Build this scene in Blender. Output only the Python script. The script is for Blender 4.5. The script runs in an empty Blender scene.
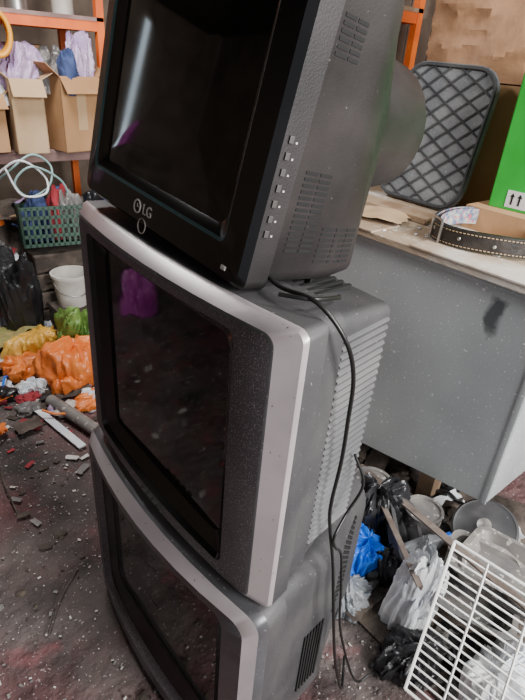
import bpy, bmesh, math, random
from mathutils import Vector, Matrix, noise, Euler
random.seed(7)
COL = bpy.context.scene.collection

# ------------------------------------------------------------ materials
def M(name, c1, c2=None, scale=6, rough=.6, metal=0., bump=0., bscale=40, lo=.4, hi=.62,
      speck=None, sscale=90, sth=.66, coat=0., rvar=0., trans=0., emit=None, estr=0, bdist=.01, stretch=None, bdet=6):
    m = bpy.data.materials.new(name); m.use_nodes = True
    nt = m.node_tree; N = nt.nodes; L = nt.links
    b = N['Principled BSDF']
    tc = N.new('ShaderNodeTexCoord'); vec = tc.outputs['Object']
    if stretch:
        mp = N.new('ShaderNodeMapping'); mp.inputs['Scale'].default_value = stretch
        L.new(vec, mp.inputs['Vector']); vec = mp.outputs['Vector']
    def ns(s, det=6):
        n = N.new('ShaderNodeTexNoise'); n.inputs['Scale'].default_value = s
        n.inputs['Detail'].default_value = det; L.new(vec, n.inputs['Vector']); return n
    c2 = c2 or tuple(x*.8 for x in c1)
    n1 = ns(scale)
    r = N.new('ShaderNodeValToRGB')
    r.color_ramp.elements[0].position = lo; r.color_ramp.elements[1].position = hi
    r.color_ramp.elements[0].color = (*c1, 1); r.color_ramp.elements[1].color = (*c2, 1)
    L.new(n1.outputs['Fac'], r.inputs['Fac'])
    out = r.outputs['Color']
    if speck:
        n2 = ns(sscale, 3)
        r2 = N.new('ShaderNodeValToRGB')
        r2.color_ramp.elements[0].position = sth; r2.color_ramp.elements[1].position = sth+.03
        L.new(n2.outputs['Fac'], r2.inputs['Fac'])
        mx = N.new('ShaderNodeMix'); mx.data_type = 'RGBA'
        L.new(r2.outputs['Color'], mx.inputs['Factor']); L.new(out, mx.inputs['A'])
        mx.inputs['B'].default_value = (*speck, 1); out = mx.outputs['Result']
    L.new(out, b.inputs['Base Color'])
    b.inputs['Roughness'].default_value = rough; b.inputs['Metallic'].default_value = metal
    b.inputs['Coat Weight'].default_value = coat
    b.inputs['Transmission Weight'].default_value = trans
    if rvar:
        mr = N.new('ShaderNodeMapRange'); mr.inputs['From Min'].default_value = .3; mr.inputs['From Max'].default_value = .7
        mr.inputs['To Min'].default_value = rough; mr.inputs['To Max'].default_value = rough+rvar
        L.new(n1.outputs['Fac'], mr.inputs['Value']); L.new(mr.outputs['Result'], b.inputs['Roughness'])
    if bump:
        n3 = ns(bscale, bdet); bp = N.new('ShaderNodeBump'); bp.inputs['Strength'].default_value = bump
        bp.inputs['Distance'].default_value = bdist
        L.new(n3.outputs['Fac'], bp.inputs['Height']); L.new(bp.outputs['Normal'], b.inputs['Normal'])
    if emit:
        b.inputs['Emission Color'].default_value = (*emit, 1); b.inputs['Emission Strength'].default_value = estr
    return m
def layer(m, col, scale, lo, hi, amt=1., det=8, centre=None, radius=None):
    nt = m.node_tree; N = nt.nodes; L = nt.links; b = N['Principled BSDF']; src = b.inputs['Base Color'].links[0].from_socket
    tc = N.new('ShaderNodeTexCoord'); nz = N.new('ShaderNodeTexNoise'); nz.inputs['Scale'].default_value = scale; nz.inputs['Detail'].default_value = det
    L.new(tc.outputs['Object'], nz.inputs['Vector']); fac = nz.outputs['Fac']
    if centre:
        mp = N.new('ShaderNodeMapping'); mp.vector_type='POINT'
        mp.inputs['Location'].default_value = [-c/r for c,r in zip(centre,radius)]; mp.inputs['Scale'].default_value = [1/r for r in radius]
        L.new(tc.outputs['Object'], mp.inputs['Vector'])
        ln = N.new('ShaderNodeVectorMath'); ln.operation='LENGTH'; L.new(mp.outputs['Vector'], ln.inputs[0])
        mr = N.new('ShaderNodeMapRange'); mr.inputs['From Min'].default_value=0; mr.inputs['From Max'].default_value=1; mr.inputs['To Min'].default_value=.45; mr.inputs['To Max'].default_value=-.35
        mr.clamp = False
        L.new(ln.outputs['Value'], mr.inputs['Value'])
        ad = N.new('ShaderNodeMath'); ad.operation='ADD'; L.new(fac, ad.inputs[0]); L.new(mr.outputs['Result'], ad.inputs[1]); fac = ad.outputs['Value']
    rp = N.new('ShaderNodeValToRGB'); rp.color_ramp.elements[0].position = lo; rp.color_ramp.elements[1].position = hi
    rp.color_ramp.elements[1].color = (amt,amt,amt,1)
    L.new(fac, rp.inputs['Fac'])
    mx = N.new('ShaderNodeMix'); mx.data_type = 'RGBA'; mx.inputs['B'].default_value = (*col,1)
    L.new(rp.outputs['Color'], mx.inputs['Factor']); L.new(src, mx.inputs['A']); L.new(mx.outputs['Result'], b.inputs['Base Color'])

m_black = M('black_plastic', (.007,.0056,.006), (.019,.015,.015), 5, .42, bump=.08, bscale=300, speck=(.09,.08,.075), sscale=160, sth=.73, rvar=.15)
m_gloss = M('gloss_black', (.003,.003,.0035), (.007,.0065,.007), 5, .16, rvar=.10, speck=(.06,.06,.06), sscale=220, sth=.75)
m_glass = M('screen_glass', (.003,.003,.003), (.008,.0075,.007), 4, .03, rvar=.05, speck=(.04,.04,.04), sscale=200, sth=.74)
m_slot = M('vent_slot', (.002,.002,.002), rough=.9)
m_slotl = M('vent_rib', (.05,.046,.045), rough=.5)
m_white = M('white_print', (.7,.7,.7), rough=.5)
m_teal = M('teal_line', (.03,.07,.075), rough=.3)
m_silver = M('silver_paint', (.50,.445,.455), (.40,.355,.365), 5, .34, .45, speck=(.12,.10,.10), sscale=120, sth=.70)
m_silverd = M('grey_speckled', (.074,.067,.073), (.122,.108,.115), 4, .5, .2, speck=(.32,.28,.30), sscale=420, sth=.60)
m_grey = M('grey_bezel', (.120,.120,.130), (.074,.074,.080), 6, .34, .4, speck=(.33,.31,.30), sscale=200, sth=.68)
m_body = M('dark_grey_body', (.034,.034,.037), (.058,.055,.057), 6, .55, bump=.1, bscale=300, speck=(.22,.21,.21), sscale=180, sth=.70)
m_rib = M('rib_grey', (.095,.095,.10), (.14,.138,.14), 6, .5)
m_cable = M('cable_rubber', (.006,.006,.006), rough=.4)
m_galv = M('galvanised', (.40,.43,.44), (.50,.53,.54), 2.5, .40, .45, bump=.35, bscale=1.7, bdist=.06, bdet=1, speck=(.88,.88,.85), sscale=60, sth=.69, rvar=.18, lo=.3, hi=.7)
layer(m_galv, (.62,.64,.64), 1.6, .50, .78, .4, 3)
layer(m_galv, (.24,.255,.26), 2.2, .54, .80, .4, 4)
layer(m_galv, (.90,.90,.88), 170, .66, .685, .9, 3)
layer(m_galv, (.87,.87,.84), 50, .685, .71, .8, 3)
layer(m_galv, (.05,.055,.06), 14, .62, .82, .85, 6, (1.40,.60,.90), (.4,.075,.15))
m_chip = M('worn_board', (.30,.21,.135), (.44,.34,.25), 5, .85, bump=.4, bscale=60, speck=(.58,.54,.48), sscale=70, sth=.64, stretch=(1,.35,1))
layer(m_chip, (.66,.62,.56), 4, .50, .64, .75)
m_wood = M('old_wood', (.24,.15,.09), (.36,.25,.16), 10, .8, bump=.3)
m_card = M('cardboard', (.38,.205,.09), (.46,.26,.13), 4, .85, bump=.1)
m_cardl = M('cardboard_pale', (.48,.32,.18), (.54,.38,.23), 4, .85)
m_paper = M('brown_paper', (.32,.165,.08), (.41,.225,.125), 4, .7, bump=.5, bscale=9, bdist=.02)
m_green = M('green_print', (.012,.30,.025), (.018,.36,.04), 4, .45)
m_orange = M('orange_steel', (.85,.17,.02), (.66,.11,.015), 6, .5)
m_yellow = M('yellow_plastic', (.85,.42,.03), (.75,.30,.02), 6, .45)
m_rubber = M('rubber_mat', (.14,.148,.158), (.21,.215,.222), 9, .75, bump=.3, bscale=120, speck=(.33,.32,.31), sscale=120, sth=.66)
m_rubberl = M('rubber_ridge', (.030,.032,.036), (.06,.062,.065), 9, .7)
m_leather = M('dark_leather', (.014,.011,.010), (.026,.02,.017), 30, .45, bump=.3)
m_weave = M('woven_lining', (.10,.13,.22), (.40,.38,.36), 60, .8, speck=(.5,.08,.10), sscale=80, sth=.6)
m_stitch = M('tan_stitch', (.50,.36,.2), rough=.8)
m_steel = M('steel', (.45,.44,.42), (.3,.28,.26), 12, .35, .9)
m_rust = M('rusty_steel', (.17,.13,.11), (.27,.22,.19), 14, .6, .5, bump=.4)
m_rack = M('white_enamel', (.90,.90,.88), (.80,.79,.76), 12, .35)
B=dict(bump=.6, bscale=14, bdist=.02)
m_wbag = M('white_poly', (.62,.65,.70), (.78,.79,.80), 6, .28, **B)
m_cbag = M('clear_poly', (.42,.45,.48), (.56,.58,.60), 6, .18, trans=.5, **B)
m_bbag = M('black_poly', (.009,.009,.011), (.022,.022,.024), 6, .28, **B)
m_blue = M('blue_poly', (.008,.12,.68), (.015,.19,.80), 6, .3, **B)
m_obag = M('orange_poly', (.80,.22,.04), (.64,.14,.025), 6, .32, **B)
m_ybag = M('yellow_poly', (.72,.42,.07), (.62,.34,.05), 6, .35, **B)
m_gbag = M('green_poly', (.07,.17,.03), (.16,.27,.06), 6, .4, **B)
m_yfab = M('yellowgreen_cloth', (.26,.25,.08), (.40,.31,.12), 9, .8, **B)
m_purple = M('purple_poly', (.36,.04,.30), (.46,.08,.38), 6, .35, **B)
m_lilac = M('lilac_poly', (.34,.22,.44), (.50,.38,.54), 6, .35, **B)
m_gtray = M('grey_tray', (.11,.105,.105), (.20,.185,.17), 8, .5, speck=(.4,.38,.34), sscale=50, sth=.62)
m_gcrate = M('green_crate', (.01,.045,.028), (.02,.07,.04), 8, .5)
m_bucket = M('bucket_plastic', (.60,.58,.54), (.42,.38,.34), 5, .5)
m_red = M('red_cloth', (.32,.025,.035), (.20,.02,.03), 5, .8)
m_navy = M('navy_cloth', (.03,.05,.14), (.05,.08,.20), 5, .8)
m_brown = M('brown_dirt', (.045,.034,.028), (.11,.085,.068), 12, .9, bump=.6)
m_tealp = M('pale_hose', (.30,.48,.47), rough=.4)
m_floor = M('dirt_floor', (.034,.026,.025), (.130,.103,.096), 4, .88, bump=1.0, bscale=20, lo=.34, hi=.68, speck=(.28,.24,.23), sscale=70, sth=.67, bdist=.025)
layer(m_floor, (.17,.050,.055), 1.7, .45, .62, .56)
layer(m_floor, (.27,.045,.058), 5.5, .59, .69, .45)
layer(m_floor, (.014,.011,.010), 3.1, .55, .69, .7)
layer(m_floor, (.17,.145,.14), 1.3, .54, .68, .5)
layer(m_floor, (.48,.45,.44), 130, .675, .70, .85, 3)
m_wall = M('shed_wall', (.15,.11,.085), (.22,.17,.13), 5, .9, bump=.3)
m_ceil = M('shed_ceiling', (.10,.09,.08), rough=.9)

# ------------------------------------------------------------ mesh helpers
def finish(bm, name, mats, smooth=40, parent=None):
    me = bpy.data.meshes.new(name); bmesh.ops.recalc_face_normals(bm, faces=bm.faces)
    bm.to_mesh(me); bm.free()
    for m in (mats if isinstance(mats, (list, tuple)) else [mats]): me.materials.append(m)
    if smooth:
        for p in me.polygons: p.use_smooth = True
        me.set_sharp_from_angle(angle=math.radians(smooth))
    o = bpy.data.objects.new(name, me); COL.objects.link(o)
    if parent: o.parent = parent
    return o
def empty(name, mat=None):
    e = bpy.data.objects.new(name, None); COL.objects.link(e); e.empty_display_size = .1
    if mat: e.matrix_world = mat
    return e
def abox(bm, x0,x1,y0,y1,z0,z1, mi=0, mat=None, bev=0):
    vs = [Vector((x,y,z)) for x in (x0,x1) for y in (y0,y1) for z in (z0,z1)]
    if mat: vs = [mat @ v for v in vs]
    v = [bm.verts.new(p) for p in vs]
    fs = [bm.faces.new([v[i] for i in q]) for q in ((0,1,3,2),(4,6,7,5),(0,4,5,1),(2,3,7,6),(0,2,6,4),(1,5,7,3))]
    for f in fs: f.material_index = mi
    if bev:
        es = list({e for f in fs for e in f.edges})
        r = bmesh.ops.bevel(bm, geom=es, offset=bev, segments=2, affect='EDGES', profile=.6)
        for f in r['faces']: f.material_index = mi
def rr(a0,a1,b0,b1,r,m=8,k=5):
    r = min(r, (a1-a0)/2-.0005, (b1-b0)/2-.0005); P = []
    cs = [((a1-r,b0+r),-90),((a1-r,b1-r),0),((a0+r,b1-r),90),((a0+r,b0+r),180)]
    arcs = [[(c[0]+r*math.cos(math.radians(s+90*i/k)), c[1]+r*math.sin(math.radians(s+90*i/k))) for i in range(k+1)] for c,s in cs]
    for i in range(4):
        P += arcs[i]; p,q = arcs[i][-1], arcs[(i+1)%4][0]
        P += [(p[0]+(q[0]-p[0])*j/m, p[1]+(q[1]-p[1])*j/m) for j in range(1,m)]
    return P
def ringX(x,y0,y1,z0,z1,r,bow=0,W=None,sh=0):
    W = W or (y1-y0); yc = (y0+y1)/2
    return [Vector((x - bow*(1-((p[0]-yc)/(W/2))**2) - sh*p[1], p[0], p[1])) for p in rr(y0,y1,z0,z1,r)]
def ringZ(z,x0,x1,y0,y1,r): return [Vector((p[0],p[1],z)) for p in rr(x0,x1,y0,y1,r)]
def loft(bm, rings, mis=0, cap0=None, cap1=None):
    R = [[bm.verts.new(p) for p in r] for r in rings]; n = len(R[0])
    for i in range(len(R)-1):
        mi = mis[i] if isinstance(mis,(list,tuple)) else mis
        for j in range(n):
            f = bm.faces.new((R[i][j],R[i][(j+1)%n],R[i+1][(j+1)%n],R[i+1][j])); f.material_index = mi
    for c,r in ((cap0,R[0]),(cap1,R[-1])):
        if c is not None:
            f = bm.faces.new(r); f.material_index = c
    return R
def screen(bm, ring, bulge, mi):
    c = sum(ring, Vector())/len(ring); rings = []
    for s in (1,.85,.65,.4,.15):
        rings.append([c+(p-c)*s - Vector((bulge*(1-s*s),0,0)) for p in ring])
    loft(bm, rings, mi, None, mi)
def cat(pts, n=6):
    pts = [Vector(p) for p in pts]; out = []
    P = [pts[0]*2-pts[1]]+pts+[pts[-1]*2-pts[-2]]
    for i in range(1,len(P)-2):
        for j in range(n):
            t = j/n; a,b,c,d = P[i-1:i+3]
            out.append(.5*((2*b)+(c-a)*t+(2*a-5*b+4*c-d)*t*t+(3*b-a-3*c+d)*t**3))
    out.append(pts[-1]); return out
def sweep(bm, pts, r, n=8, mi=0, closed=False):
    pts = [Vector(p) for p in pts]; rings = []; up = None; K = len(pts)
    for i,p in enumerate(pts):
        if closed: t = (pts[(i+1)%K]-pts[i-1]).normalized()
        else: t = (pts[min(i+1,K-1)]-pts[max(i-1,0)]).normalized()
        if up is None:
            up = Vector((0,0,1)) if abs(t.z)<.9 else Vector((1,0,0))
        up = (up - t*up.dot(t)).normalized(); s = t.cross(up)
        rings.append([p+(up*math.cos(2*math.pi*k/n)+s*math.sin(2*math.pi*k/n))*r for k in range(n)])
    if closed: rings.append(rings[0]); loft(bm, rings, mi)
    else: loft(bm, rings, mi, mi, mi)
def tube(name, pts, r, mat, parent=None, sm=True):
    bm = bmesh.new(); sweep(bm, cat(pts) if sm else pts, r); return finish(bm, name, mat, 60, parent)
def lathe(bm, prof, c, n=28, mi=0, mat=None):
    rings = []
    for r,z in prof:
        ring = [Vector((r*math.cos(2*math.pi*k/n), r*math.sin(2*math.pi*k/n), z)) for k in range(n)]
        if mat: ring = [mat@p for p in ring]
        rings.append([p+Vector(c) for p in ring])
    loft(bm, rings, mi, mi, mi)
def blob(bm, c, s, seed, amp=.3, f=1.5, sub=3, mi=0, rot=None, flat=-.5, boxy=0):
    r = bmesh.ops.create_icosphere(bm, subdivisions=sub, radius=1)
    o = Vector((seed*3.7, seed*1.3, seed*2.1))
    ax = Vector((math.sin(seed*1.7),math.cos(seed*2.3),.5)).normalized()
    for v in r['verts']:
        p = v.co.copy(); d = p.normalized()
        if boxy:
            k = max(abs(d.x),abs(d.y),abs(d.z)); p = d*(1-boxy)+d/k*boxy*.85
        w = d*f+o
        wp = w + .55*noise.noise_vector(w*1.1)
        q = Vector((wp.x,wp.y,wp.z)) ; q = q + ax*(q.dot(ax))*(-.55)
        r1 = 1-min(1,abs(noise.noise(q*1.9))*2.6); r2 = 1-min(1,abs(noise.noise(q*4.1+o))*2.6)
        a = 1 + amp*1.1*noise.noise(w) + amp*.34*(r1*r1-.3) + amp*.13*(r2*r2-.3)
        p = p*a
        if p.z < flat: p.z = flat + (p.z-flat)*.05
        if p.z < flat+.35: k2 = 1+.18*(flat+.35-p.z)/.35; p.x*=k2; p.y*=k2
        p = Vector((p.x*s[0],p.y*s[1],(p.z-flat)*s[2]))
        if rot: p = rot @ p
        v.co = p+Vector(c)
    for v in r['verts']:
        for f_ in v.link_faces: f_.material_index = mi
# slumped plastic bag: a dome whose skin falls in long pleats from a gathered top
def pbag(bm, c, s, seed, mi=0, nt=120, nr=30, pl=2.6, amp=1.):
    rnd = random.Random(seed*13+1); o = Vector((seed*2.3,seed*5.1,0)); c=Vector(c)
    lean = Vector((rnd.uniform(-.4,.4)*s[0],rnd.uniform(-.4,.4)*s[1],0)); tw=rnd.uniform(-.9,.9); rings=[]
    for i in range(nr+1):
        t=i/nr; rad=math.sin(t*math.pi*.56)**.75; z=max(0,math.cos(t*math.pi/2))**.75; ring=[]
        for k in range(nt):
            th=2*math.pi*k/nt; a=th+tw*(1-t)
            q=Vector((math.cos(a)*pl,math.sin(a)*pl,t*1.7))+o
            q+=.5*noise.noise_vector(q*.8)
            p1=1-min(1,abs(noise.noise(q))*2.4); p2=1-min(1,abs(noise.noise(q*2.2+o))*2.4)
            big=noise.noise(Vector((math.cos(th),math.sin(th),t*1.5))+o*2)
            rr_=rad*(1+amp*(.45*big+.20*(p1-.4)+.09*(p2-.4)))
            zz=z*(1+.45*amp*big)+amp*(.16*(p1-.4)+.08*(p2-.4))*math.sin(math.pi*min(1,t*.9+.05))
            if t>.96: zz=0
            ring.append(c+lean*(1-t)+Vector((rr_*math.cos(th)*s[0],rr_*math.sin(th)*s[1],max(0,zz)*s[2]*1.0+.001)))
        if i==0:
            m=sum(ring,Vector())/nt; ring=[m+(p-m)*.1+Vector((0,0,0)) for p in ring]
            for p in ring: p.z=c.z+s[2]*1.0
        rings.append(ring)
    loft(bm,rings,mi,mi,mi)
def bag(name, c, s, seed, mat, lobes=2, **k):
    bm = bmesh.new(); pbag(bm,c,(s[0]*.95,s[1]*.95,s[2]*1.35),seed)
    rnd = random.Random(seed)
    for i in range(lobes-1):
        a = rnd.random()*6.28
        pbag(bm,(c[0]+math.cos(a)*s[0]*.5,c[1]+math.sin(a)*s[1]*.5,c[2]),(s[0]*.6,s[1]*.6,s[2]*rnd.uniform(.6,.9)),seed+50*i+7,nt=80,nr=20)
    return finish(bm, name, mat, 70)
# upright paper bag: boxy, gusseted sides, creased, rolled top
def paperbag(name, c, a, b_, h, seed, mat):
    bm=bmesh.new(); rings=[]; n=26
    for i in range(n+1):
        t=i/n; z=h*t; A=a*(1-.25*max(0,t-.55)/.45) ; Bq=b_*(1-.10*t); ring=[]
        base=rr(-A,A,-Bq,Bq,.018,10,3)
        for p in base:
            g=0
            if abs(p[1])>Bq-.02: g=.05*t*(1-min(1,abs(p[0])/A))
            y=p[1]-math.copysign(g,p[1])
            q=Vector((p[0]*6,y*6,z*6+seed))
            cr=1-min(1,abs(noise.noise(q*1.1))*3); c2=1-min(1,abs(noise.noise(q*2.6))*3)
            k=.026*(cr-.3)+.012*(c2-.3)+.03*noise.noise(q*.5)
            d=Vector((p[0],y,0)).normalized()
            ring.append(Vector(c)+Vector((p[0],y,z))+d*k)
        rings.append(ring)
    top=rings[-1]; m=sum(top,Vector())/len(top)
    rings.append([m+(p-m)*.93+Vector((0,0,-.03)) for p in top]); rings.append([m+(p-m)*.85+Vector((0,0,-.10)) for p in top])
    loft(bm,rings,0,0,0); return finish(bm,name,mat,28)
def sheet(bm, c, w, d, seed, amp=.03, rot=None, n=14, mi=0):
    g = {}
    for i in range(n+1):
        for j in range(n+1):
            p = Vector(((i/n-.5)*w*(1+.25*noise.noise(Vector((j*.3,seed,0)))), (j/n-.5)*d*(1+.25*noise.noise(Vector((i*.3,seed,5)))), 0))
            q = Vector((p.x*6,p.y*6,seed)); p.z = amp*(.6+noise.noise(q)+.6*(1-abs(noise.noise(q*1.6))*2))
            p.z = max(p.z, .001)
            if rot: p = rot@p
            g[i,j] = bm.verts.new(p+Vector(c))
    for i in range(n):
        for j in range(n):
            bm.faces.new((g[i,j],g[i+1,j],g[i+1,j+1],g[i,j+1])).material_index = mi
def text(body, size, loc, mat, parent):
    cu = bpy.data.curves.new('txt','FONT'); cu.body = body; cu.size = size; cu.extrude = .0006; cu.align_x='CENTER'; cu.align_y='CENTER'
    o = bpy.data.objects.new('t', cu); COL.objects.link(o)
    bpy.context.view_layer.update()
    dg = bpy.context.evaluated_depsgraph_get(); me = bpy.data.meshes.new_from_object(o.evaluated_get(dg))
    bpy.data.objects.remove(o)
    R = Matrix(((0,0,-1),(-1,0,0),(0,1,0))).to_4x4(); me.transform(Matrix.Translation(Vector(loc))@R)
    me.materials.clear(); me.materials.append(mat)
    q = bpy.data.objects.new('badge_text', me); COL.objects.link(q); q.parent = parent

# ------------------------------------------------------------ room
def slab(name, x0,x1,y0,y1,z0,z1,mat):
    bm = bmesh.new(); abox(bm,x0,x1,y0,y1,z0,z1); return finish(bm,name,mat,0)
bm = bmesh.new(); n=160
g={}
for i in range(n+1):
    for j in range(n+1):
        x=-2.3+i*5.2/n; y=-1.5+j*5.9/n
        z=.007*noise.noise(Vector((x*4,y*4,0)))+.005*noise.noise(Vector((x*12,y*12,0)))-.010
        g[i,j]=bm.verts.new((x,y,z))
for i in range(n):
    for j in range(n): bm.faces.new((g[i,j],g[i+1,j],g[i+1,j+1],g[i,j+1]))
finish(bm,'floor',m_floor,60)
def planks(name, axis, a0,a1,z0,z1, pos, th, mat, gap=None):
    bm=bmesh.new(); w=.16; a=a0
    if gap is None:
        while a<a1:
            e=min(a+w-.006,a1)
            if axis=='x': abox(bm,a,e,pos,pos+th,z0,z1)
            else: abox(bm,pos,pos+th,a,e,z0,z1)
            a+=w
    else:
        for (p0,p1,q0,q1) in gap: abox(bm,p0,p1,pos,pos+th,q0,q1)
    return finish(bm,name,mat,0)
WX0,WX1=-1.02,-.90
planks('wall_back','x',-2.3,2.9,0,2.7,4.4,.04,m_wall,gap=[(-2.3,WX0,0,2.7),(WX1,2.9,0,2.7),(WX0,WX1,0,1.2),(WX0,WX1,2.35,2.7)])
planks('wall_right','y',-1.5,4.4,0,2.7,2.85,.04,m_wall)
planks('wall_left','y',-.4,4.4,0,2.7,-2.34,.04,m_wall)
slab('ceiling',-2.34,2.9,-.2,4.44,2.7,2.74,m_ceil)
m_win = M('window_daylight',(.8,.9,1),rough=.2,emit=(.70,.88,1),estr=4)
e=empty('window_1')
bm=bmesh.new(); abox(bm,WX0,WX1,4.415,4.425,1.2,2.35); finish(bm,'pane',m_win,0,e)
bm=bmesh.new()
for a in ((WX0-.03,WX0+.005,1.17,2.38),(WX1-.005,WX1+.03,1.17,2.38),(WX0,WX1,1.17,1.21),(WX0,WX1,2.34,2.38)): abox(bm,a[0],a[1],4.37,4.41,a[2],a[3])
finish(bm,'window_frame',m_wood,0,e)

# ------------------------------------------------------------ televisions
def tv_top():
    O=Vector((.435,.548,1.200)); U=Vector((.012,1,.066)).normalized(); V=Vector((.195,0,1)); V=(V-U*V.dot(U)).normalized(); Wd=U.cross(V)
    mat=Matrix((( Wd.x,U.x,V.x,O.x),(Wd.y,U.y,V.y,O.y),(Wd.z,U.z,V.z,O.z),(0,0,0,1)))
    e=empty('crt_television',mat); W,H=.535,.47
    bm=bmesh.new()
    r=[ringX(.050,.0,W,.0,H,.018),ringX(.010,.0,W,.0,H,.018),ringX(.0,.010,W-.010,.008,H-.008,.018),ringX(-.004,.052,W-.042,.056,H-.035,.012),
       ringX(-.001,.057,W-.047,.061,H-.041,.012),ringX(.0,.061,W-.051,.065,H-.045,.012),ringX(.010,.074,W-.064,.076,H-.055,.02)]
    loft(bm,r,[0,1,1,2,1,1]); screen(bm,r[-1],.006,3)
    finish(bm,'front_bezel',[m_black,m_gloss,m_teal,m_glass],35,e)
    bm=bmesh.new(); q=.20
    r=[ringX(.046,.005,W-.005,.005,H-.005,.02),ringX(.058,.009,W-.009,.009,H-.010,.02),ringX(.20,.012,W-.012,.010,H-.014,.025,sh=q*.6),ringX(.270,.024,W-.024,.018,H-.03,.03,sh=q),ringX(.290,.040,W-.040,.03,H-.045,.04,sh=q),
       ringX(.345,.075,W-.075,.085,H-.065,.08,sh=q),ringX(.375,.095,W-.095,.12,H-.075,.12,sh=q*.9),ringX(.490,.105,W-.105,.15,H-.085,.115,sh=q*.6),ringX(.508,.12,W-.12,.165,H-.10,.10,sh=q*.5)]
    loft(bm,r,0,None,0); finish(bm,'rear_housing',m_black,30,e)
    bm=bmesh.new()
    def ysurf(x,z):
        xa=.058; xb=.20-.12*z; xc=.270-.20*z
        if x<xb: return .009+(x-xa)/(xb-xa)*.003
        return .012+(x-xb)/(xc-xb)*.012
    def grp(x0,z0,nc,nr,L=.026,dx=.031,dz=.0088):
        for i in range(nc):
            for j in range(nr):
                x=x0+i*dx; z=z0+j*dz; ya=ysurf(x,z); yb=ysurf(x+L,z); h=.0046
                v=[bm.verts.new(p) for p in ((x,ya-.0008,z),(x+L,yb-.0008,z),(x+L,yb-.0008,z+h),(x,ya-.0008,z+h),(x,ya+.004,z),(x+L,yb+.004,z),(x+L,yb+.004,z+h),(x,ya+.004,z+h))]
                for f in ((0,1,2,3),(4,7,6,5),(0,4,5,1),(1,5,6,2),(2,6,7,3),(3,7,4,0)): bm.faces.new([v[t] for t in f])
    grp(.076,.062,2,14); grp(.148,.046,3,7,.028,.033); grp(.066,.325,2,6,.022,.026)
    finish(bm,'side_vents',m_slot,0,e)
    bm=bmesh.new()
    for k in range(7):
        z=.085+k*.021; abox(bm,.018,.026,-.003,.002,z,z+.010,bev=.001)
    finish(bm,'side_buttons',m_slotl,0,e)
    bm=bmesh.new()
    for k in range(7):
        z=.083+k*.021; abox(bm,.032,.035,-.0006,.001,z+.003,z+.0055)
    finish(bm,'button_marks',m_bucket,0,e)
    text('LG',.026,(-.0035,.272,.033),m_bucket,e)
    bm=bmesh.new(); c=Vector((-.004,.306,.033))
    sweep(bm,[c+Vector((0,.011*math.cos(t*math.pi/8),.011*math.sin(t*math.pi/8))) for t in range(16)],.0015,5,0,True)
    sweep(bm,[c+Vector((0,-.005,0)),c+Vector((0,0,0)),c+Vector((0,0,.005))],.0012,5,0)
    c=Vector((-.002,.285,.004))
    sweep(bm,[c+Vector((0,.013*math.cos(t*math.pi/8),.013*math.sin(t*math.pi/8)+.0)) for t in range(16)],.0008,5,0,True)
    finish(bm,'badge_ring',m_bucket,40,e)
    bm=bmesh.new(); abox(bm,-.003,.002,.038,.048,.020,.026); finish(bm,'corner_badge',m_bucket,0,e)
    bm=bmesh.new()
    for y in (.05,W-.05):
        for x in (.05,.20): abox(bm,x-.02,x+.02,y-.02,y+.02,-.006,.02,bev=.003)
    finish(bm,'feet',m_cable,0,e)
tv_top()

def tv_mid():
    e=empty('crt_television',Matrix.Translation((.438,.428,.609))@Matrix.Rotation(math.radians(1.1),4,'X')); W,H=.70,.582
    bm=bmesh.new()
    r=[ringX(.060,.006,W-.006,.004,H-.002,.015,.010,W),ringX(.018,.0,W,.0,H,.018,.024,W),ringX(.010,.003,W-.003,.003,H-.003,.018,.026,W),ringX(-.006,.036,W-.032,.016,H-.016,.02,.030,W),
       ringX(-.008,.040,W-.036,.020,H-.022,.02,.030,W),ringX(-.006,.115,W-.078,.036,H-.042,.02,.026,W),ringX(.002,.121,W-.084,.041,H-.047,.02,.020,W),
       ringX(.010,.150,W-.113,.068,H-.072,.025,.010,W)]
    loft(bm,r,[5,1,1,0,3,2,2]); screen(bm,r[-1],.004,4)
    finish(bm,'front_bezel',[m_grey,m_silver,m_gloss,m_silverd,m_glass,m_body],30,e)
    bm=bmesh.new()
    r=[ringX(.05,.016,W-.016,.008,H-.006,.025),ringX(.115,.022,W-.022,.016,H-.010,.025),ringX(.12,.030,W-.030,.022,H-.020,.025),ringX(.255,.046,W-.046,.10,H-.036,.018),
       ringX(.272,.062,W-.062,.115,H-.052,.03),ringX(.38,.16,W-.16,.16,H-.13,.08),ringX(.44,.20,W-.20,.18,H-.17,.1),ringX(.50,.22,W-.22,.2,H-.2,.1)]
    loft(bm,r,0,0,0); finish(bm,'rear_housing',m_body,30,e)
    bm=bmesh.new()
    for k in range(31):
        z=.075+k*.0148
        def seg(xa,xb,ya,yb):
            vs=[(xa,ya,z),(xb,yb,z),(xb,yb,z+.007),(xa,ya,z+.007)]
            out=[(xa+.001,ya-.005,z+.002),(xb-.001,yb-.005,z+.002),(xb-.001,yb-.005,z+.005),(xa+.001,ya-.005,z+.005)]
            a=[bm.verts.new(v) for v in vs]; b_=[bm.verts.new(v) for v in out]
            bm.faces.new(b_)
            for i in range(4): bm.faces.new((a[i],a[(i+1)%4],b_[(i+1)%4],b_[i]))
        seg(.122,.251,.0303,.0458)
    finish(bm,'side_ribs',m_rib,0,e)
    bm=bmesh.new()
    for k in range(26):
        y=.12+k*.018; abox(bm,.15,.235,y,y+.007,H-.040,H-.0235)
    finish(bm,'top_vents',m_slot,0,e)
    bm=bmesh.new()
    for k in range(5): abox(bm,-.040,-.034,.30+k*.022,.314+k*.022,.024,.030)
    finish(bm,'front_buttons',m_slotl,0,e)
tv_mid()

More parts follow.
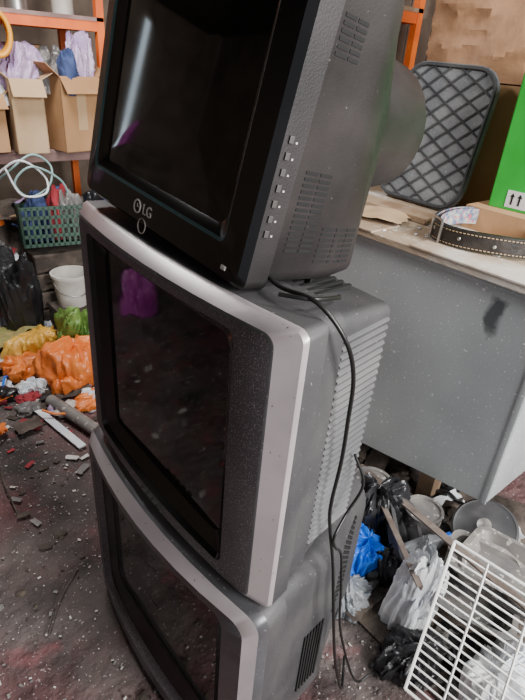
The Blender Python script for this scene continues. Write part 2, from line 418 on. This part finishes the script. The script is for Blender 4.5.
def tv_bot():
    e=empty('crt_television',Matrix.Translation((.410,.415,0))); W,H=.73,.605
    bm=bmesh.new()
    r=[ringX(.09,.012,W-.012,.006,H-.004,.03,.01,W),ringX(.035,.0,W,.0,H,.035,.025,W),ringX(.015,.006,W-.006,.006,H-.006,.035,.035,W),ringX(.0,.028,W-.028,.02,H-.024,.035,.045,W),
       ringX(.0,.080,W-.070,.05,H-.050,.03,.042,W),ringX(.014,.090,W-.08,.06,H-.060,.03,.034,W),ringX(.020,.125,W-.115,.10,H-.09,.04,.02,W)]
    loft(bm,r,[4,0,5,0,1,2]); screen(bm,r[-1],.015,3)
    finish(bm,'front_bezel',[m_grey,m_silverd,m_gloss,m_glass,m_body,m_silver],30,e)
    bm=bmesh.new()
    r=[ringX(.08,.022,W-.022,.010,H-.008,.03),ringX(.14,.030,W-.030,.012,H-.012,.03),ringX(.145,.038,W-.038,.016,H-.020,.03),ringX(.30,.055,W-.055,.02,H-.030,.05),
       ringX(.33,.075,W-.075,.03,H-.035,.06),ringX(.44,.13,W-.13,.05,H-.045,.07),ringX(.51,.155,W-.155,.06,H-.055,.07),ringX(.53,.19,W-.19,.09,H-.09,.07)]
    loft(bm,r,0,0,0); finish(bm,'rear_housing',m_body,30,e)
    bm=bmesh.new()
    for i in range(7):
        for k in range(14):
            x=.335+i*.015; y=.077+(x-.33)*.50
            abox(bm,x,x+.008,y-.001,y+.008,.27+k*.018,.279+k*.018)
    for i in range(10):
        for k in range(9):
            x=.34+i*.016; y=.20+k*.035; abox(bm,x,x+.006,y,y+.024,H-.042-(x-.33)*.09,H-.034-(x-.33)*.09)
    for k in range(7): abox(bm,.20+k*.011,.205+k*.011,.040+k*.0012,.052,.12,.34)
    finish(bm,'side_vents',m_slot,0,e)
tv_bot()

e=empty('power_cable')
tube('cord_1',[(.52,.60,1.205),(.49,.52,1.21),(.497,.452,1.21),(.52,.412,1.165),(.555,.412,1.09),(.575,.422,.99),(.588,.430,.896),(.585,.433,.80),(.592,.433,.74),(.625,.43,.60),(.64,.415,.45),(.70,.42,.2),(.76,.42,.02),(.84,.48,.006)],.0035,m_cable,e)
tube('cord_2',[(.66,.455,.86),(.67,.430,.80),(.64,.433,.74),(.60,.423,.71),(.62,.43,.66),(.66,.44,.60),(.67,.43,.50),(.71,.43,.3),(.80,.41,.03),(.86,.40,.006)],.003,m_cable,e)
tube('cord_3',[(.47,.50,1.21),(.50,.462,1.21),(.56,.47,1.196),(.60,.50,1.178)],.0034,m_cable,e)

# ------------------------------------------------------------ galvanised chest and what stands on it
zb=lambda y: .30-(y-.445)*.178
e=empty('galvanised_metal_chest')
bm=bmesh.new()
X0,X1,Y0,Y1,Z1=1.40,2.08,.445,1.80,1.0
v=[bm.verts.new(p) for p in ((X0,Y0,zb(Y0)),(X1,Y0,zb(Y0)),(X1,Y1,zb(Y1)),(X0,Y1,zb(Y1)),(X0,Y0,Z1),(X1,Y0,Z1),(X1,Y1,Z1),(X0,Y1,Z1))]
for q in ((0,1,2,3),(4,5,6,7),(0,1,5,4),(1,2,6,5),(2,3,7,6),(3,0,4,7)): bm.faces.new([v[i] for i in q])
bmesh.ops.bevel(bm,geom=list(bm.edges),offset=.006,segments=2,affect='EDGES')
finish(bm,'tank_body',m_galv,30,e)
bm=bmesh.new()
abox(bm,X0-.004,X0+.004,Y0-.004,Y1,Z1-.02,Z1-.002,bev=.0015)
abox(bm,X0-.003,X0+.003,Y0,Y0+.018,zb(Y0),Z1-.02,bev=.001)
finish(bm,'folded_rim',m_galv,30,e)
bm=bmesh.new()
for x in (X0+.12,X1-.06):
    for y in (Y0+.25,Y1-.10): abox(bm,x-.03,x+.03,y-.03,y+.03,0,zb(y)+.02)
finish(bm,'timber_feet',m_wood,0,e)

bm=bmesh.new(); abox(bm,1.375,2.12,.38,1.84,1.0,1.022,bev=.003)
for k,(a,b_) in enumerate(((.5,.9),(1.05,1.3))): abox(bm,1.37,1.52,a,b_,1.022,1.028,bev=.001)
o=finish(bm,'worktop_board',m_chip,0)
bm=bmesh.new(); random.seed(3)
for i in range(160):
    x=random.uniform(1.38,2.0); y=random.uniform(.4,1.7); s=random.uniform(.002,.009)
    abox(bm,-s,s,-s*.7,s*.7,0,s*.4,mat=Matrix.Translation((x,y,1.023))@Matrix.Rotation(random.random()*3,4,'Z'))
finish(bm,'plaster_crumbs',m_wbag,0)
bm=bmesh.new(); abox(bm,1.62,1.72,1.02,1.60,1.023,1.045,bev=.003); finish(bm,'timber_offcut',m_wood,0)
bm=bmesh.new(); sheet(bm,(1.52,1.18,1.023),.16,.26,61,.02,Matrix.Rotation(.3,3,'Z'),14); finish(bm,'scrap_paper',m_cardl,50)

e=empty('rubber_tread_mat', Matrix.Translation((1.85,1.045,1.025))@Matrix.Rotation(math.radians(1),4,'X')@Matrix.Rotation(math.radians(9),4,'Y'))
W,H=.40,.50
bm=bmesh.new(); loft(bm,[ringX(0,0,W,0,H,.09),ringX(.018,0,W,0,H,.09)],0,0,0); finish(bm,'mat_base',m_rubber,30,e)
bm=bmesh.new()
sweep(bm,[Vector((-.002,p[0],p[1])) for p in rr(.010,W-.010,.010,H-.010,.08)],.007,6,0,True)
def inside(y,z,m=.015,r=.08):
    cy=min(max(y,m+r),W-m-r); cz=min(max(z,m+r),H-m-r); return math.hypot(y-cy,z-cz)<=r
for dz in (.55,-.85):
    for k in range(-16,34):
        ts=[t for t in [i/200*W for i in range(201)] if inside(t,k*.066+dz*t)]
        if len(ts)>4: sweep(bm,[Vector((-.001,ts[0],k*.066+dz*ts[0])),Vector((-.001,ts[-1],k*.066+dz*ts[-1]))],.0045,5,0)
finish(bm,'tread_ridges',m_rubberl,40,e)

def carton(name,x0,x1,y0,y1,z0,z1,mat,flaps=True,rz=0,open_=True):
    cx,cy=(x0+x1)/2,(y0+y1)/2; e=empty(name,Matrix.Translation((cx,cy,z0))@Matrix.Rotation(rz,4,'Z'))
    a,b_,h=(x1-x0)/2,(y1-y0)/2,z1-z0; t=.004
    bm=bmesh.new()
    abox(bm,-a,a,-b_,b_,0,t); abox(bm,-a,-a+t,-b_,b_,0,h); abox(bm,a-t,a,-b_,b_,0,h); abox(bm,-a,a,-b_,-b_+t,0,h); abox(bm,-a,a,b_-t,b_,0,h)
    if not open_: abox(bm,-a,a,-b_,b_,h-t,h)
    finish(bm,'carton_shell',mat,0,e)
    if flaps and open_:
        bm=bmesh.new()
        for s in (-1,1):
            abox(bm,-.002,.002,-b_,b_,0,a*.8,mat=Matrix.Translation((s*a,0,h))@Matrix.Rotation(math.radians(-50 if s<0 else 60),4,'Y'))
        abox(bm,-a,a,-.002,.002,0,b_*.6,mat=Matrix.Translation((0,-b_,h))@Matrix.Rotation(math.radians(140),4,'X'))
        finish(bm,'carton_flaps',mat,0,e)
    bm=bmesh.new(); abox(bm,-.03,.03,-b_-.001,-b_,h*.3,h); finish(bm,'packing_tape',m_cardl,0,e)
    return e
carton('shipping_carton',2.0,2.26,.72,1.45,1.022,1.47,m_card,open_=False)
slab('corrugated_pad',1.74,1.99,.40,.95,1.022,1.10,m_card)
e=empty('green_retail_box',Matrix.Translation((1.80,.905,1.10))@Matrix.Rotation(math.radians(4),4,'Z'))
bm=bmesh.new(); abox(bm,0,.18,-.5,0,0,.44,bev=.004); finish(bm,'box_shell',m_green,0,e)
bm=bmesh.new(); abox(bm,-.0015,.0,-.14,-.055,.01,.065); finish(bm,'white_label',m_white,0,e)
bm=bmesh.new()
for y in (-.075,-.10):
    abox(bm,-.0025,-.001,y-.003,y+.003,.020,.045); v=[bm.verts.new((-.0025,y+a,.045+b_)) for a,b_ in ((-.008,0),(.008,0),(0,.013))]; bm.faces.new(v)
finish(bm,'label_arrows',m_slot,0,e)
paperbag('brown_paper_bag',(2.13,1.23,1.471),.11,.22,.42,4,m_paper)
paperbag('paper_sack',(2.13,.86,1.471),.10,.12,.36,14,m_cardl)
e=empty('black_plastic_pot'); bm=bmesh.new()
lathe(bm,[(.07,0),(.10,.17),(.105,.17),(.105,.19),(.095,.19),(.066,.01),(.001,.01)],(2.02,1.62,1.022)); finish(bm,'pot_shell',m_bbag,40,e)

e=empty('leather_collar',Matrix.Translation((1.63,.80,1.030))@Matrix.Rotation(math.radians(2),4,'X'))
def strap(bm,ra,rb,h,t,a0,a1,z0,mo,mi_,n=56):
    rings=[]
    for i in range(n+1):
        a=math.radians(a0+(a1-a0)*i/n); c,s=math.cos(a),math.sin(a)
        k=1+.04*math.sin(3*a)
        z=z0+.006*math.sin(2*a)
        rings.append([Vector(((ra*k+d)*c,(rb*k+d)*s,z+hh)) for d,hh in ((0,0),(t,0),(t,h),(0,h))])
    R=[[bm.verts.new(p) for p in r] for r in rings]
    for i in range(n):
        for j in range(4):
            f=bm.faces.new((R[i][j],R[i][(j+1)%4],R[i+1][(j+1)%4],R[i+1][j])); f.material_index=(mi_ if j==3 else mo)
    bm.faces.new(R[0]); bm.faces.new(R[-1])
bm=bmesh.new(); strap(bm,.155,.165,.055,.007,0,360,0.002,0,1); strap(bm,.140,.150,.052,.006,20,330,.004,0,1)
finish(bm,'collar_strap',[m_leather,m_weave],30,e)
bm=bmesh.new()
for i in range(90):
    a=2*math.pi*i/90; k=1+.04*math.sin(3*a); c,s=math.cos(a),math.sin(a); z=.002+.006*math.sin(2*a)
    for zz in (.006,.047):
        P=Vector(((.155*k+.0075)*c,(.165*k+.0075)*s,z+zz)); abox(bm,-.001,.001,-.0035,.0035,-.001,.001,mat=Matrix.Translation(P)@Matrix.Rotation(a,4,'Z'))
finish(bm,'stitching',m_stitch,0,e)
bm=bmesh.new()
for i in range(10):
    a=2*math.pi*i/10; k=1+.04*math.sin(3*a); c,s=math.cos(a),math.sin(a)
    lathe(bm,[(.006,0),(.005,.002),(.002,.003)],((.155*k+.007)*c,(.165*k+.007)*s,.03),10,0,Matrix.Rotation(a,3,'Z')@Matrix.Rotation(math.pi/2,3,'Y'))
a=math.radians(150)
pc=Vector(((.168)*math.cos(a),(.178)*math.sin(a),.03)); Rz=Matrix.Rotation(a,3,'Z')
sweep(bm,[pc+Rz@Vector((.004,p[0],p[1])) for p in rr(-.03,.03,-.036,.036,.008,3,3)],.004,6,0,True)
finish(bm,'buckle_and_studs',m_steel,40,e)

# ------------------------------------------------------------ racking
m_sboard=M('shelf_board',(.20,.12,.11),(.30,.19,.17),8,.7)
def racking(name,xs,ys,levels,top,boardmat):
    e=empty(name); bm=bmesh.new()
    for x in xs:
        for y in ys:
            abox(bm,x-.022,x+.022,y-.02,y+.02,0,top)
    for i,z in enumerate(levels):
        mi = 1 if i==0 else 0
        for y in ys: abox(bm,xs[0],xs[-1],y-.015,y+.015,z-.05,z-.0,mi)
        for x in xs: abox(bm,x-.015,x+.015,ys[0],ys[-1],z-.05,z,mi)
    finish(bm,'steel_frame',[m_orange,m_sboard],0,e)
    bm=bmesh.new()
    for z in levels: abox(bm,xs[0]-.02,xs[-1]+.02,ys[0]-.02,ys[-1]+.02,z,z+.02)
    finish(bm,'shelf_boards',boardmat,0,e)
racking('storage_rack',(.35,1.56),(3.38,3.95),(.90,1.60,2.25),2.5,m_sboard)
racking('orange_shelving_unit',(2.34,2.75),(2.05,3.1),(.85,1.75),2.5,m_wood)
carton('cardboard_box',1.20,1.45,3.24,3.60,.92,1.32,m_card,rz=math.radians(10))
carton('cardboard_box',.99,1.16,3.24,3.6,.92,1.30,m_cardl,rz=math.radians(-6))
carton('cardboard_box',.70,.95,3.3,3.6,.92,1.22,m_card)
carton('cardboard_box',1.00,1.30,3.64,3.92,.92,1.46,m_card,open_=False)
bag('lilac_plastic_bag',(1.08,3.40,1.22),(.12,.12,.15),3,m_lilac)
bag('lilac_plastic_bag',(1.42,3.38,1.20),(.10,.11,.22),5,m_lilac)
bag('dust_sheet_bundle',(1.24,3.44,1.22),(.12,.12,.14),8,m_gtray)
bag('fertiliser_sack',(.87,3.42,1.16),(.12,.12,.17),15,m_wbag)
bag('packing_plastic',(1.32,3.36,1.22),(.08,.10,.14),16,m_navy)
e=empty('coiled_yellow_hose'); 
bm=bmesh.new()
for k in range(6):
    sweep(bm,[Vector((.965+(.065+.004*k)*math.cos(t*math.pi/12),3.30+k*.018,1.50+(.10)*math.sin(t*math.pi/12))) for t in range(24)],.013,8,0,True)
finish(bm,'hose_loops',m_yellow,60,e)
for nm,x0,x1,z1,mt in (('paint_tin',1.10,1.22,.10,m_steel),('paint_tin',1.36,1.48,.14,m_bucket)):
    bm=bmesh.new(); r=(x1-x0)/2; lathe(bm,[(r,0),(r,z1),(r*.98,z1+.004),(r*.9,z1-.004),(.001,z1-.004)],((x0+x1)/2,3.55,1.62)); finish(bm,nm,mt,40)

# ------------------------------------------------------------ rubbish heap at the back
HM=[m_brown,m_bbag,m_wbag,m_navy,m_red,m_gcrate,m_cardl,m_obag,m_gtray,m_lilac,m_blue,m_bucket]
def heap(name,fn,x0,x1,y0,y1,count,smin,smax,weights,seed,under=True):
    random.seed(seed); bm=bmesh.new()
    if under:
        g={}; n=40
        for i in range(n+1):
            for j in range(n+1):
                x=x0+(x1-x0)*i/n; y=y0+(y1-y0)*j/n; z=fn(x,y)+.05*noise.noise(Vector((x*6,y*6,seed)))*(1 if fn(x,y)>.03 else 0)
                g[i,j]=bm.verts.new((x,y,max(z,-.02)))
        for i in range(n):
            for j in range(n): bm.faces.new((g[i,j],g[i+1,j],g[i+1,j+1],g[i,j+1]))
    for k in range(count):
        x=random.uniform(x0,x1); y=random.uniform(y0,y1); s=random.uniform(smin,smax); mi=random.choices(range(len(HM)),weights)[0]
        R=Euler((random.uniform(-.7,.7),random.uniform(-.7,.7),random.random()*6)).to_matrix()
        z=fn(x,y)
        t=random.random()
        if t<.30: blob(bm,(x,y,z),(s,s*random.uniform(.4,1),s*random.uniform(.3,.7)),k+seed,amp=.6,sub=3,mi=mi,rot=R if z>.05 else None)
        elif t<.45: pbag(bm,(x,y,z-.01),(s,s*random.uniform(.6,1),s*random.uniform(.7,1.2)),k+seed,mi,36,10)
        elif t<.72: sheet(bm,(x,y,z+.01),s*2.4,s*1.5,k+seed,s*.3,R if z>.05 else None,10,mi)
        elif t<.86: abox(bm,-s*.8,s*.8,-s*.45,s*.45,0,s*.3,mi,Matrix.Translation((x,y,z))@R.to_4x4() if z>.05 else Matrix.Translation((x,y,z))@Matrix.Rotation(random.random()*3,4,'Z'))
        else:
            d=R@Vector((s*1.6,0,0)); d.z=abs(d.z)*.3; q=Vector((x,y,z+.03)); e_=Vector((0,0,.04)); sweep(bm,cat([q-d,q-d*.3+e_*random.random(),q+d*.4,q+d+e_*random.random()],4),.006,6,mi)
    return finish(bm,name,HM,45)
heap('rubbish_heap',lambda x,y:min(max((y-3.10)*3.6,0),.74),.2,1.95,3.03,3.28,270,.035,.09,[6,8,4.5,4,3,2,2.5,1,6,2,1,3],11)
heap('floor_litter',lambda x,y:.0,.25,1.5,2.0,3.0,240,.015,.065,[6,6,6,2,2,1,3,2.5,4,1,.5,4],23,False)

e=empty('green_plastic_crate',Matrix.Translation((1.05,3.05,.46))@Matrix.Rotation(math.radians(-12),4,'Z')@Matrix.Rotation(math.radians(-8),4,'X'))
bm=bmesh.new()
for z in (0,.05,.10,.15,.2):
    for y in (-.12,.12): abox(bm,-.18,.18,y-.006,y+.006,z,z+.018)
    for x in (-.18,.18): abox(bm,x-.006,x+.006,-.12,.12,z,z+.018)
for i in range(13):
    x=-.18+i*.36/12
    for y in (-.12,.12): abox(bm,x-.006,x+.006,y-.006,y+.006,0,.215)
for i in range(8):
    y=-.12+i*.24/7
    for x in (-.18,.18): abox(bm,x-.006,x+.006,y-.006,y+.006,0,.215)
abox(bm,-.18,.18,-.12,.12,0,.01)
finish(bm,'crate_lattice',m_gcrate,0,e)
bm=bmesh.new()
for k,c in enumerate(((-.08,0),(.05,.02),(.10,-.02))): pbag(bm,(c[0],c[1],.02),(.07,.08,.24),k+40,k,48,14)
finish(bm,'crate_contents',[m_navy,m_red,m_gtray],60,e)
bm=bmesh.new()
for k in range(4): abox(bm,-.17,.17,-.11,.11,k*.11,k*.11+.10,bev=.008)
o=finish(bm,'stacked_timber_boxes',m_brown,0); o.location=(1.05,3.05,.0)
bag('bin_bag',(1.30,2.94,.0),(.09,.08,.32),44,m_bbag)
bag('bin_bag',(.76,2.94,.0),(.11,.10,.28),45,m_bbag)
e=empty('garden_hose')
tube('hose_run_1',[(.80,3.2,.78),(.86,3.06,.88),(.98,3.06,.95),(1.08,3.08,.88),(1.04,3.04,.78),(.92,3.02,.74),(.86,3.02,.82),(.95,3.0,.90),(1.1,3.02,.82),(1.16,3.04,.70)],.006,m_tealp,e)
tube('hose_run_2',[(.78,3.10,.84),(.90,3.02,.93),(1.02,3.02,.84),(1.0,2.98,.76),(.88,3.0,.76),(.82,3.02,.9)],.006,m_wbag,e)
bm=bmesh.new()
for k in range(3): abox(bm,-.12,.12,-.08,.08,k*.055,k*.055+.05,bev=.004)
o=finish(bm,'upturned_wooden_box',m_brown,0); o.location=(1.03,2.83,0)
e=empty('white_bucket'); bm=bmesh.new()
lathe(bm,[(.082,0),(.104,.175),(.110,.175),(.110,.19),(.098,.19),(.080,.012),(.001,.012)],(1.03,2.83,.162)); finish(bm,'bucket_shell',m_bucket,40,e)
tube('handle',[(.925,2.83,.335),(.94,2.765,.27),(1.03,2.725,.24),(1.12,2.765,.27),(1.135,2.83,.335)],.003,m_steel,e)

bag('green_plastic_bag',(.93,2.52,0),(.10,.14,.19),12,m_gbag)
bag('orange_plastic_bag',(.80,2.30,0),(.16,.14,.13),13,m_obag,lobes=3)
bag('orange_plastic_bag',(.62,2.46,0),(.12,.09,.07),18,m_obag)
bag('yellow_plastic_bag',(.72,2.64,0),(.13,.10,.09),47,m_ybag)
bag('white_shopping_bag',(.60,2.28,0),(.07,.05,.05),52,m_wbag)
bag('orange_plastic_bag',(.78,2.06,0),(.08,.06,.035),48,m_obag)
bag('unseen_purple_bag',(-.56,2.90,0),(.19,.11,.20),21,m_purple)  # unseen purple bag, placed for its reflection in the middle screen
bm=bmesh.new(); sheet(bm,(.64,2.84,.0),.34,.20,31,.05,Matrix.Rotation(.6,3,'Z'),30); finish(bm,'yellow_green_cloth',m_yfab,60)
bm=bmesh.new(); sheet(bm,(.50,2.60,.0),.22,.18,37,.03,Matrix.Rotation(.2,3,'Z'),24); finish(bm,'crumpled_plastic_sheet',m_wbag,60)
bm=bmesh.new(); d=Vector((.614-.50,1.77-2.46,0)); L_=d.length
abox(bm,0,L_,-.017,.017,.002,.009,mat=Matrix.Translation((.50,2.46,.0))@Matrix.Rotation(math.atan2(d.y,d.x),4,'Z')); finish(bm,'plastic_trim_strip',m_wbag,0)
bm=bmesh.new(); sweep(bm,[(.62,2.14,.030),(.66,1.97,.031),(.73,1.66,.030)],.027,14); finish(bm,'old_pipe',m_gtray,50)
bm=bmesh.new(); sweep(bm,[(.38,2.74,.012),(.50,2.36,.012)],.011,10); finish(bm,'white_conduit',m_bucket,50)
e=empty('added_cupboard'); bm=bmesh.new()  # unseen cupboard added to carry the purple bag and darken screen reflections
abox(bm,-1.0,-.35,3.1,3.6,0,1.30,bev=.005)
for x in (-.99,-.67): abox(bm,x,x+.31,3.085,3.1,.06,1.25,bev=.004)
finish(bm,'cupboard_body',m_brown,0,e)
bm=bmesh.new()
for x in (-.71,-.63): lathe(bm,[(.012,0),(.015,.012),(.001,.02)],(x,3.085,.7),12,0,Matrix.Rotation(math.pi/2,3,'X'))
finish(bm,'knobs',m_steel,40,e)
bag('purple_reflection_bag',(-.62,3.25,1.301),(.10,.10,.13),24,m_purple)  # unseen bag added for its purple reflection in the top screen
random.seed(5); bm=bmesh.new()
for k in range(2200):
    x=random.uniform(-.9,1.3); y=random.uniform(.3,3.1); s=random.choice((.002,.003,.003,.0045,.006))*random.uniform(.6,1.2)
    abox(bm,-s,s,-s*.6,s*.6,-.001,s*.35,random.choice((0,0,1,2,2)),Matrix.Translation((x,y,-.006))@Matrix.Rotation(random.random()*3,4,'Z')@Matrix.Rotation(random.uniform(-.4,.4),4,'X'))
for k in range(130):
    x=random.uniform(-.6,1.1); y=random.uniform(.5,2.9); s=random.uniform(.008,.022)
    blob(bm,(x,y,-.010),(s,s*.8,s*.5),k,amp=.5,sub=2,mi=random.choice((1,1,1,2)))
for k in range(80):
    x=random.uniform(-.6,.8); y=random.uniform(1.2,2.6); s=random.uniform(.010,.030)
    sheet(bm,(x,y,-.006),s*2,s,k,s*.3,Matrix.Rotation(random.random()*3,3,'Z'),5,random.choice((0,1,1,2,3)))
finish(bm,'floor_debris',[m_bucket,m_brown,m_gtray,m_red],0)
bm=bmesh.new()
for a in (((.20,1.05,.0),(.28,1.15,.006),(.36,1.22,.0)),((.28,1.55,.0),(.29,1.75,.008),(.33,1.95,.0)),((.05,1.4,.0),(.14,1.53,.005),(.22,1.62,.0))): sweep(bm,cat(a,4),.0025,5)
finish(bm,'twigs',m_brown,0)

# ------------------------------------------------------------ scrap beside the stack (right)
heap('scrap_heap',lambda x,y:max(.0,.08*min(1,(x-1.03)*4)),.96,1.75,-.05,1.25,190,.020,.062,[10,13,3,1,.4,0,1,0,8,0,.3,1.5],51)
bag('blue_plastic_bag',(1.08,.655,.03),(.075,.075,.105),17,m_blue)
bag('clear_plastic_bag',(.98,.60,.0),(.065,.06,.06),19,m_cbag)
bag('white_carrier_bag',(1.07,.45,.0),(.060,.070,.20),27,m_wbag)
bag('white_carrier_bag',(1.10,.15,.0),(.12,.08,.10),29,m_wbag)
bag('clear_sheeting',(1.18,.50,.04),(.06,.05,.12),33,m_cbag)
bag('black_plastic_bag',(1.22,.70,.03),(.10,.09,.15),35,m_bbag)
bag('black_plastic_bag',(.98,.36,.0),(.09,.08,.06),38,m_bbag)
bag('black_plastic_bag',(1.14,.57,.0),(.06,.05,.10),49,m_bbag)
for (x,y,z,r,h,mt) in ((1.33,.60,.06,.065,.13,m_gtray),(1.30,.80,.05,.075,.13,m_gtray)):
    bm=bmesh.new(); lathe(bm,[(r,0),(r,h*.5),(r*1.02,h*.52),(r,h*.54),(r,h),(r*1.03,h+.004),(r*.9,h+.002),(r*.88,h-.006),(.001,h-.006)],(x,y,z)); finish(bm,'rusty_tin',mt,40)
e=empty('drinks_bottle',Matrix.Translation((1.14,.56,.13))@Matrix.Rotation(1.3,4,'Y')@Matrix.Rotation(.4,4,'X')); bm=bmesh.new()
lathe(bm,[(.026,0),(.030,.01),(.030,.13),(.012,.17),(.012,.185)],(0,0,0),20); finish(bm,'bottle_body',m_cbag,40,e)
bm=bmesh.new(); lathe(bm,[(.014,.18),(.014,.20),(.001,.201)],(0,0,0),16); finish(bm,'bottle_cap',m_blue,40,e)
def tray(name,loc,rot,a,b_,h,mat):
    e=empty(name,Matrix.Translation(loc)@rot); bm=bmesh.new()
    loft(bm,[ringZ(0,-a*.85,a*.85,-b_*.85,b_*.85,.03),ringZ(h,-a,a,-b_,b_,.035),ringZ(h,-a-.012,a+.012,-b_-.012,b_+.012,.04),ringZ(h+.004,-a-.012,a+.012,-b_-.012,b_+.012,.04),
      ringZ(h+.004,-a+.004,a-.004,-b_+.004,b_-.004,.035),ringZ(.006,-a*.83,a*.83,-b_*.83,b_*.83,.03)],0,0,0)
    finish(bm,'tray_shell',mat,30,e)
tray('plastic_tray',(1.22,.33,.15),Euler((.1,-.15,.4)).to_matrix().to_4x4(),.13,.10,.06,m_gtray)
tray('plastic_tray',(1.26,.27,.22),Euler((-.1,.1,.1)).to_matrix().to_4x4(),.12,.13,.05,m_gtray)
tray('plastic_tray',(1.20,.60,.14),Euler((.5,-.3,.9)).to_matrix().to_4x4(),.11,.05,.05,m_body)
e=empty('saucepan_lid'); bm=bmesh.new(); RL=Matrix.Rotation(-.5,3,'Y')
lathe(bm,[(.098,0),(.102,.012),(.095,.018),(.088,.014),(.03,.024),(.001,.026)],(1.40,.42,.21),36,0,RL); finish(bm,'lid_disc',m_body,40,e)
bm=bmesh.new(); lathe(bm,[(.020,.024),(.022,.040),(.001,.043)],(1.40,.42,.21),20,0,RL); finish(bm,'lid_knob',m_steel,40,e)
def bar(bm,p,q,w,t):
    p,q=Vector(p),Vector(q); d=q-p; R=d.to_track_quat('X','Z').to_matrix().to_4x4(); T=Matrix.Translation(p)@R
    abox(bm,0,d.length,-w,w,-t,t,mat=T); abox(bm,0,d.length,w-2*t,w,-w*1.6,0,mat=T)
bm=bmesh.new(); bar(bm,(1.35,.90,.16),(1.07,.0,.37),.013,.003); finish(bm,'angle_iron_bar',m_rust,0)
bm=bmesh.new(); bar(bm,(1.30,.82,.20),(1.00,.40,.27),.009,.003); finish(bm,'angle_iron_bar',m_rust,0)
A=Vector((1.09,.385,.40)); Dn=Vector((-.24,-.09,-.30)); Wd=Vector((.05,-.42,.0))
e=empty('wire_shelf_rack'); bm=bmesh.new()
sweep(bm,[A,A+Dn],.0045,6); sweep(bm,[A+Wd,A+Wd+Dn],.0045,6); sweep(bm,[A,A+Wd],.0045,6); sweep(bm,[A+Dn,A+Dn+Wd],.0045,6)
for k in (.22,.5,.78): sweep(bm,[A+Wd*k,A+Wd*k+Dn],.0035,6)
for k in range(1,19): sweep(bm,[A+Dn*k/19,A+Dn*k/19+Wd],.0028,6)
finish(bm,'rack_wires',m_rack,60,e)

# ------------------------------------------------------------ lights
def area(name,loc,tgt,size,energy,col,sy=None):
    l=bpy.data.lights.new(name,'AREA'); l.energy=energy; l.size=size; l.color=col
    if sy: l.shape='RECTANGLE'; l.size_y=sy
    o=bpy.data.objects.new(name,l); COL.objects.link(o); o.location=loc
    o.rotation_euler=(Vector(tgt)-Vector(loc)).to_track_quat('-Z','Y').to_euler()
area('doorway_daylight',(1.0,-2.1,1.95),(1.2,1.2,.7),1.2,255,(1.0,.985,.965),1.4)
area('back_fill',(.7,2.4,2.65),(.8,2.8,0),.6,55,(1.0,.985,.975))  # added fill lamp that brightens the clutter at the back left
area('scrap_fill',(1.55,-.5,2.4),(1.3,.4,.2),.4,40,(1.0,.985,.96))  # added fill lamp standing in for a sun patch on rack and scrap
w=bpy.data.worlds.new('world'); bpy.context.scene.world=w; w.use_nodes=True
w.node_tree.nodes['Background'].inputs['Color'].default_value=(.88,.92,1,1); w.node_tree.nodes['Background'].inputs['Strength'].default_value=.38

# ------------------------------------------------------------ camera
F=Vector((.584,.652,-.486)).normalized(); U=Vector((.263,.413,.872)); U=(U-F*U.dot(F)).normalized(); R=F.cross(U)
cam=bpy.data.cameras.new('camera'); cam.sensor_fit='HORIZONTAL'; cam.sensor_width=36; cam.lens=36*530/525; cam.clip_start=.02
co=bpy.data.objects.new('camera',cam); COL.objects.link(co)
co.matrix_world=Matrix(((R.x,U.x,-F.x,0),(R.y,U.y,-F.y,0),(R.z,U.z,-F.z,1.5),(0,0,0,1)))
bpy.context.scene.camera=co
